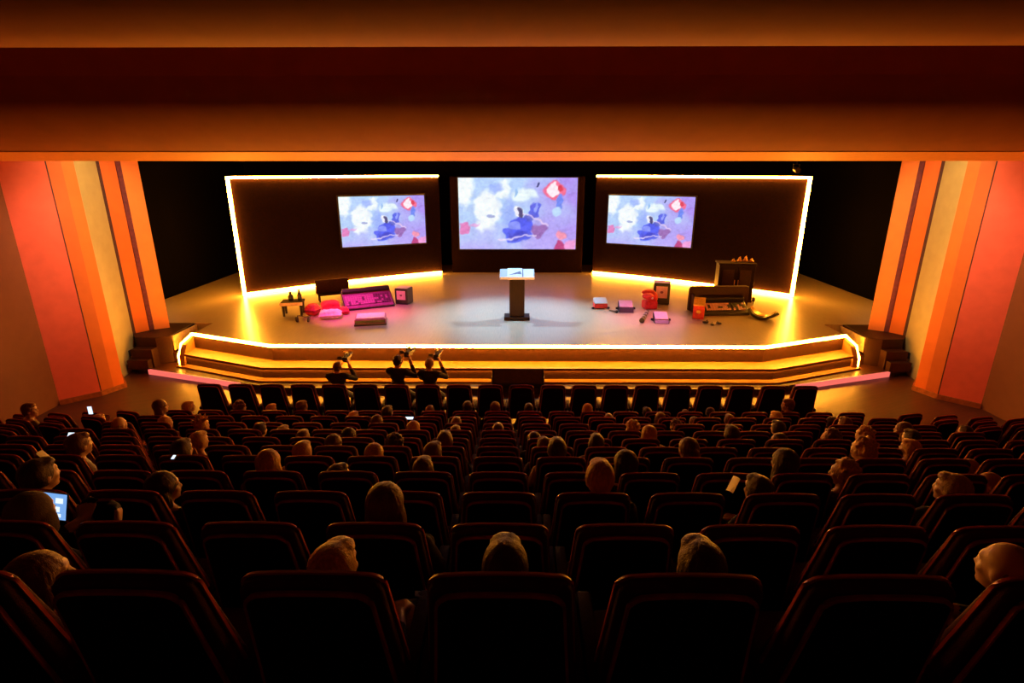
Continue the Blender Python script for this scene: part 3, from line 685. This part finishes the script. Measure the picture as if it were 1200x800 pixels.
for i, x in enumerate(FRONT):
    n = min(i, 19-i)
    lab = 'tall-backed dark front row seat, %s from the end on the %s side' % (ORD[n], 'cushion' if i < 10 else 'cabinet')
    if i in (4, 6, 7): lab = 'tall-backed dark front row seat behind the %s camera operator' % {4: 'brown-haired', 6: 'dark-haired', 7: 'grey-haired'}[i]
    seat('front_seat', lab, (x, 10.44, ZF), 0, None, (1.08, 1.0, 1.10))

# ================================================================== PEOPLE
SKIN = mat('skin', (.55, .30, .20), .5, var=.08, bump=.04)
M_EYE = mat('eye_dark', (.03, .02, .02), .3)
TROU = mat('dark_trousers', (.02, .02, .028), .85, bump=.2)
SHOE = mat('black_shoes', (.012, .012, .012), .5)
TOPS = [('black', (.015, .014, .016)), ('navy', (.02, .025, .06)), ('grey', (.12, .11, .11)), ('maroon', (.10, .02, .02)), ('brown', (.10, .055, .03)), ('white', (.5, .48, .45))]
TOPM = [mat('top_'+n, c, .85, bump=.3, bscale=150) for n, c in TOPS]
HAIRC = {'d': ('dark', (.025, .015, .010)), 'b': ('brown', (.13, .045, .014)), 'l': ('blond', (.55, .28, .085)), 'g': ('grey', (.34, .23, .15))}
HAIRM = {k: mat('hair_'+v[0], v[1], .42, var=.35, scale=30, stretch=(3, 3, .5), bump=.5, bscale=90, sheen=.12) for k, v in HAIRC.items()}
for _h in HAIRM.values():
    _h.node_tree.nodes['Principled BSDF'].inputs['Specular Tint'].default_value = (1.0, .52, .22, 1)
def remesh(mb, voxel, smooth=4):
    me = mb.mesh('raw'); o = bpy.data.objects.new('raw', me); col.objects.link(o)
    r = o.modifiers.new('r', 'REMESH'); r.mode = 'VOXEL'; r.voxel_size = voxel
    if smooth: s = o.modifiers.new('s', 'SMOOTH'); s.factor = .5; s.iterations = smooth
    dg = bpy.context.evaluated_depsgraph_get(); dg.update()
    out = bpy.data.meshes.new_from_object(o.evaluated_get(dg))
    bpy.data.objects.remove(o); bpy.data.meshes.remove(me)
    out.polygons.foreach_set('use_smooth', [True]*len(out.polygons))
    return out
SLOUCH = .14
HEADC = Vector((0, .02, 1.165-SLOUCH))
def hand(m, W, d, n):
    d = Vector(d).normalized(); n = Vector(n); n = (n-d*n.dot(d)).normalized(); s = d.cross(n); W = Vector(W)
    L = [.060, .072, .068, .052]
    for i in range(4):
        b = W+d*.082+s*(i-1.5)*.021
        m.caps(W+d*.01+s*(i-1.5)*.013, .015, b, .013, 8)
        mid = b+d*L[i]*.55+n*.012; tip = mid+d*L[i]*.35+n*.035
        m.caps(b, .0095, mid, .009, 8); m.caps(mid, .009, tip, .0075, 8)
    tb = W+d*.025-s*.03; tm = tb+d*.035-s*.022+n*.012; m.caps(tb, .013, tm, .0105, 8); m.caps(tm, .0105, tm+d*.03+n*.012, .0085, 8)
def body(pose, hy, lift=0.0):
    m = MB(); U = Vector((0, 0, lift))
    def V(*p):
        p = Vector(p)
        if not lift and p.z > .53: p.z = .53+(p.z-.53)*(.45-SLOUCH)/.45 if p.z < .98 else p.z-SLOUCH
        return p+U
    m.ball(V(0, .0, .53), (.165, .13, .12)); m.ball(V(0, -.015, .68), (.142, .10, .15)); m.ball(V(0, -.03, .86), (.165, .108, .16))
    m.caps(V(-.14, -.03, .965), .062, V(.14, -.03, .965), .062); m.caps(V(0, -.03, .98), .062, V(0, .0, 1.10), .052)
    H = HEADC+U+Vector((0, 0, SLOUCH if lift else 0)); Rm = Matrix.Rotation(hy, 3, 'Z')
    def h(x, y, z): return H+Rm @ Vector((x, y, z))
    M4 = Rm
    m.ball(h(0, -.008, .018), (.077, .092, .098), 18, 12, M=M4); m.ball(h(0, .026, -.040), (.056, .064, .082), 16, 10, M=M4)
    m.ball(h(0, .066, -.092), (.026, .022, .022), M=M4); m.caps(h(0, .082, .012), .010, h(0, .095, -.028), .0135, 8); m.ball(h(0, .082, -.058), (.024, .014, .011), M=M4)
    m.ball(h(0, .074, .030), (.05, .018, .012), M=M4)
    for s in (-1, 1):
        m.ball(h(s*.079, -.004, -.012), (.010, .022, .032), M=M4); m.ball(h(s*.036, .062, -.028), (.02, .022, .02), M=M4)
        if lift:
            m.caps(V(s*.09, .02, .50), .088, Vector((s*.17, .32, .50)), .062); m.caps(Vector((s*.17, .32, .50)), .060, Vector((s*.15, .12, .10)), .040)
            m.caps(Vector((s*.15, .08, .05)), .042, Vector((s*.16, .26, .036)), .033)
        else:
            m.caps(V(s*.09, .02, .50), .086, V(s*.11, .37, .50), .062); m.caps(V(s*.11, .37, .49), .058, V(s*.11, .38, .10), .040)
            m.caps(V(s*.11, .35, .048), .042, V(s*.115, .50, .036), .033)
        S = V(s*.178, -.03, .945)
        if pose == 'lap': E, W_, d, n = V(s*.235, .05, .68), V(s*.10, .26, .62), (-s*.5, .8, -.2), (0, .2, -1)
        elif pose == 'tablet': E, W_, d, n = V(s*.24, .12, .70), V(s*.125, .33, .84), (-s*.1, .35, .9), (-s*.8, -.5, 0)
        elif pose == 'phone': E, W_, d, n = (V(-.26, .15, .72), V(-.27, .30, .93), (0, .25, 1), (.6, -.6, 0)) if s < 0 else (V(.235, .05, .68), V(.10, .26, .62), (-.5, .8, -.2), (0, .2, -1))
        else: E, W_, d, n = (V(-.22, .17, .76), V(-.03, .27, 1.06), (.3, .3, .8), (.7, .2, -.2)) if s < 0 else (V(.30, .16, .80), V(.16, .25, 1.10), (-.2, .3, .9), (-.8, .2, 0))
        g = 1.25 if lift else 1.0; m.caps(S, .056*g, E, .042*g); m.caps(E, .042*g, W_, .028*g); hand(m, W_, d, n)
    me = remesh(m, .0105, 3)
    for _ in range(5): me.materials.append(None)
    mats = [SKIN, TOPM[0], TROU, SHOE, M_EYE]
    for i, x in enumerate(mats): me.materials[i] = x
    hands = []
    wr = {'lap': [(s*.10, .26, .62) for s in (-1, 1)], 'tablet': [(s*.125, .33, .84) for s in (-1, 1)], 'phone': [(-.27, .30, .93), (.10, .26, .62)], 'camera': [(-.03, .27, 1.06), (.16, .25, 1.10)]}[pose]
    wr = [V(*p) for p in wr]; eyes = [h(s*.030, .083, .004) for s in (-1, 1)]
    for p in me.polygons:
        c = p.center; z = c.z-lift+(0 if lift or c.z < .60 else SLOUCH)
        if any((c-e).length < .011 for e in eyes): i = 4
        elif z > 1.025: i = 0 if min((c-q).length for q in wr) < .18 or (c-H).length < .19 else 1
        elif min((c-q).length for q in wr) < .10 and z > .5: i = 0
        elif c.z < .09: i = 3
        elif c.z-lift < .57 and not (pose != 'lap' and abs(c.x) > .3): i = 2
        else: i = 1
        p.material_index = i
    return me
BODIES = {('lap', 0): body('lap', 0), ('lap', 45): body('lap', R(45)), ('lap', -45): body('lap', R(-45)), ('phone', 0): body('phone', 0), ('tablet', 0): body('tablet', 0), ('camera', 0): body('camera', 0, .22)}
def hair_mesh(style):
    m = MB(); rnd = random.Random(hash(style) % 97 if False else len(style)*7+3)
    def cap(gx=1.0): 
        m.ball((0, -.020, .024), (.087*gx, .097*gx, .098*gx), 22, 14); m.ball((0, -.050, -.02), (.076*gx, .058*gx, .085*gx), 18, 12)
    vox = .008
    if style == 'short': cap(); m.ball((0, .035, .075), (.062, .055, .034)); [m.ball((s*.074, -.02, -.005), (.016, .040, .055)) for s in (-1, 1)]
    elif style == 'wavy':
        cap(1.05); m.ball((0, -.06, -.075), (.085, .05, .09)); [m.ball((s*.072, -.01, -.05), (.028, .05, .10)) for s in (-1, 1)]
    elif style == 'long':
        cap(1.06); m.ball((0, -.062, -.11), (.088, .048, .15)); [m.ball((s*.070, -.02, -.10), (.032, .048, .15)) for s in (-1, 1)]; m.ball((0, -.075, -.22), (.075, .04, .09))
    elif style == 'scarf':
        cap(1.10); m.ball((0, -.05, -.10), (.10, .075, .12)); [m.ball((s*.066, .005, -.06), (.034, .06, .11)) for s in (-1, 1)]; m.ball((0, .03, -.13), (.07, .06, .04))
    elif style == 'pony':
        cap(1.02); m.ball((0, -.125, .035), (.028, .03, .028)); m.caps((0, -.14, .03), .03, (0, -.165, -.06), .035); m.caps((0, -.165, -.06), .035, (0, -.15, -.17), .014)
    elif style == 'curly':
        cap(1.0)
        for _ in range(75):
            a = rnd.uniform(0, 2*PI); e = rnd.uniform(-.55, 1.4); c = Vector((math.cos(a)*math.cos(e), math.sin(a)*math.cos(e), math.sin(e)))
            if c.y > .45 and c.z < .55: continue
            m.ball((c.x*.088, -.024+c.y*.098, .028+c.z*.106), rnd.uniform(.016, .026), 8, 6)
        vox = .007
    elif style == 'spiky':
        cap(.98)
        for _ in range(60):
            a = rnd.uniform(0, 2*PI); e = rnd.uniform(.0, 1.5); c = Vector((math.cos(a)*math.cos(e), math.sin(a)*math.cos(e), math.sin(e)))
            if c.y > .6 and c.z < .5: continue
            b = Vector((c.x*.075, -.02+c.y*.088, .03+c.z*.095)); m.cone(b, b+c*rnd.uniform(.03, .06)+Vector((0, 0, .012)), .016, .004, 6)
        vox = .006
    elif style == 'bald':
        m.ball((0, -.055, -.015), (.072, .048, .055), 18, 12); [m.ball((s*.068, -.025, -.005), (.012, .045, .04)) for s in (-1, 1)]
    me = remesh(m, vox, 2)
    for v in me.vertices:   # combed locks
        p = v.co; a = math.atan2(p.y+.02, p.x)
        amp = .0005 if style == 'scarf' else (.0045 if style in ('long', 'wavy', 'pony') else .0032)
        k = noise.noise((a*9, p.z*9, 3.1))+.6*noise.noise((a*22, p.z*14, 7.7)); v.co = p+v.normal*k*amp
    return me
HAIRS = {s: hair_mesh(s) for s in ('short', 'wavy', 'long', 'scarf', 'pony', 'curly', 'spiky', 'bald')}
HCM = {}
def person(loc, rz, pose, hyaw, hair, hc, topi, sc, label, group=None, lift=0.0):
    me = BODIES[(pose, hyaw)]
    o = bpy.data.objects.new('person', me); col.objects.link(o); o.location = loc; o.rotation_euler = (0, 0, rz); o.scale = sc
    o.material_slots[1].link = 'OBJECT'; o.material_slots[1].material = TOPM[topi]
    tag(o, label, 'person', group)
    key = (hair, hc)
    if key not in HCM:
        q = HAIRS[hair].copy(); q.materials.clear(); q.materials.append(HAIRM[hc] if hair != 'scarf' else TOPM[4]); HCM[key] = q
    hn = 'headscarf' if hair == 'scarf' else 'hair'
    link(hn, HCM[key], None, o, tuple(HEADC+Vector((0, 0, (lift+SLOUCH) if lift else 0))), (0, 0, R(hyaw)))
    return o
labs = {}
for pi, s, x in placed:
    k, _, h, hr, yaw = PEOPLE[pi]; hair, hc = hr.split('_')
    hy = 0 if abs(yaw) < 32 else (-45 if yaw > 0 else 45)
    rz = -yaw-hy if hy else -yaw; rz = max(-24, min(24, rz))
    pose = 'lap'
    if k == 1 and hair == 'scarf': pose, hy = 'tablet', 0
    elif (k, x < -7) == (9, True) and hc == 'l': pose, hy = 'phone', 0
    rnd = random.Random(pi); topi = rnd.randrange(6) if k > 2 else 0
    sc = (h-.02)/1.155; wsc = max(.96, min(1.10, sc*1.05))
    lab = 'person with %s in %s top, %s row from the stage' % (hairwords(pi), TOPS[topi][0], ORD[11-k])
    if pose == 'tablet': lab = 'person in a brown headscarf holding up a lit tablet'
    if pose == 'phone': lab = 'person with %s hair holding up a lit phone, %s row from the stage' % (HAIRC[hc][0], ORD[11-k])
    labs.setdefault(lab, []).append(person((x, s[2]+.27, s[3]), R(rz), pose, hy, hair, hc, topi, (wsc, wsc, sc), lab))
for lab, os_ in labs.items():
    if len(os_) > 1:
        for o in os_: o['group'] = lab.replace('person', 'people', 1)
# camera operators crouching between the front row and the stage
def video_camera(lab, loc, rz):
    t = thing('video_camera', lab, 'camera', loc, rz)
    MB().box(-.06, .06, -.10, .12, -.05, .07).build('body', M_METAL, t, bevel=.012); MB().cone((0, .12, .01), (0, .27, .01), .045, .055, 14).build('lens', M_DARKP, t)
    MB().sweep([(0, -.08, .07), (0, -.06, .14), (0, .10, .14), (0, .12, .07)], .012, .012).build('top_handle', M_DARKP, t); MB().cone((.09, .0, .10), (.09, .18, .10), .018, .022, 10).build('microphone', M_DARKP, t)
    MB().box(-.17, -.07, -.08, -.06, .02, .09).build('flip_screen', M_DARKP, t, bevel=.004); MB().ball((-.03, .02, .17), .022).build('tally_knob', M_GOLD, t)
for x, dz, hc, yaw, lab in ((-3.95, -.08, 'b', 0, 'brown-haired camera operator crouching with a raised camera, elbow out'), (-2.62, .07, 'd', -14, 'dark-haired camera operator holding a camera beside the head'), (-1.92, .0, 'g', -5, 'grey-haired camera operator with camera raised to the face')):
    s = (1.505+dz)/1.505
    person((x, 11.25, ZF), R(yaw), 'camera', 0, 'short', hc, 0, (1.1, 1.1, s), lab, None, .22)
    q = Vector((.08, .40, 1.42)); q.rotate(Matrix.Rotation(R(yaw), 3, 'Z'))
    video_camera('black video camera held by the %s camera operator' % {'b': 'brown-haired', 'd': 'dark-haired', 'g': 'grey-haired'}[hc], (x+q.x, 11.25+q.y, ZF+q.z*s), R(yaw))

# ================================================================== SMALL THINGS IN HANDS
M_PHONE = emit('phone_light', (.72, .82, 1.0), 1.4); M_TAB = emit('tablet_light', (.20, .42, .85), 1.0)
M_TABW = emit('tablet_light_bright', (.75, .85, 1.0), 1.2)
def slab(name, lab, cat, loc, rot, w_, h_, m):
    t = thing(name, lab, cat, loc); t.rotation_euler = rot
    MB().box(-w_/2, w_/2, 0, .009, -h_/2, h_/2).build('case', M_DARKP, t, bevel=.003)
    d = MB().box(-w_/2+.006, w_/2-.006, -.001, .001, -h_/2+.006, h_/2-.006).build('display', m, t)
    return t, d
t, d = slab('tablet', 'tablet with glowing blue display held up by the person in headscarf', 'tablet', (-2.70, 2.72, -1.87), (R(-18), 0, R(-10)), .20, .16, M_TAB)
for (a, b_, c, e) in ((.02, .07, .02, .05), (.0, .05, -.03, .0), (.03, .06, -.06, -.04)): MB().box(a, b_, -.003, -.001, c, e).build('bright_patch', M_TABW, t)
slab('phone', 'white glowing phone held up near the left coral wall', 'phone', (-7.72, 8.98, -4.16), (0, 0, R(8)), .085, .16, M_PHONE)
slab('phone', 'lit phone beside a brown-haired person, eighth row from the stage', 'phone', (-4.60, 5.02, -2.64), (R(-40), 0, 0), .075, .13, M_PHONE)
slab('phone', 'lit phone lying in a lap, tenth row from the stage', 'phone', (-2.60, 3.66, -2.08), (R(-70), 0, 0), .035, .05, M_PHONE)
slab('phone', 'lit phone flat in a lap, third row from the stage', 'phone', (-1.98, 9.15, -4.37), (R(-80), 0, 0), .16, .09, M_PHONE)
M_SHEET = bpy.data.materials.new('translucent_paper'); M_SHEET.use_nodes = True; _n = M_SHEET.node_tree
_b = _n.nodes['Principled BSDF']; _b.inputs['Base Color'].default_value = (.85, .83, .78, 1); _t = _n.nodes.new('ShaderNodeBsdfTranslucent'); _t.inputs[0].default_value = (.9, .86, .75, 1)
_m = _n.nodes.new('ShaderNodeMixShader'); _m.inputs[0].default_value = .8
_n.links.new(_b.outputs[0], _m.inputs[1]); _n.links.new(_t.outputs[0], _m.inputs[2]); _n.links.new(_m.outputs[0], _n.nodes['Material Output'].inputs[0])
def sheet(lab, loc, rot, w_, h_):
    m = MB(); n = 6
    vs = [(-w_/2+w_*i/n, .012*math.sin(3*i/n)+s*.002, z*h_/2) for s in (0, 1) for z in (-1, 1) for i in range(n+1)]
    N = n+1; fs = []
    for i in range(n): fs += [(i, i+1, N+i+1, N+i), (2*N+i, 3*N+i, 3*N+i+1, 2*N+i+1)]
    m.add(vs, fs)
    return tag(m.build('programme_sheet', M_SHEET, loc=loc, rot=rot), lab, 'paper')
sheet('white programme sheet held up before a dark-haired person, tenth row', (-3.27, 3.34, -1.90), (R(10), R(-25), R(20)), .045, .10)
sheet('white programme sheet catching the light beside a dark-haired person', (1.535, 3.40, -2.13), (R(-12), R(16), R(-30)), .05, .12)
sheet('programme sheet lying on a knee between two rearmost seats', (-.37, 1.86, -1.72), (R(70), R(25), 0), .12, .05)
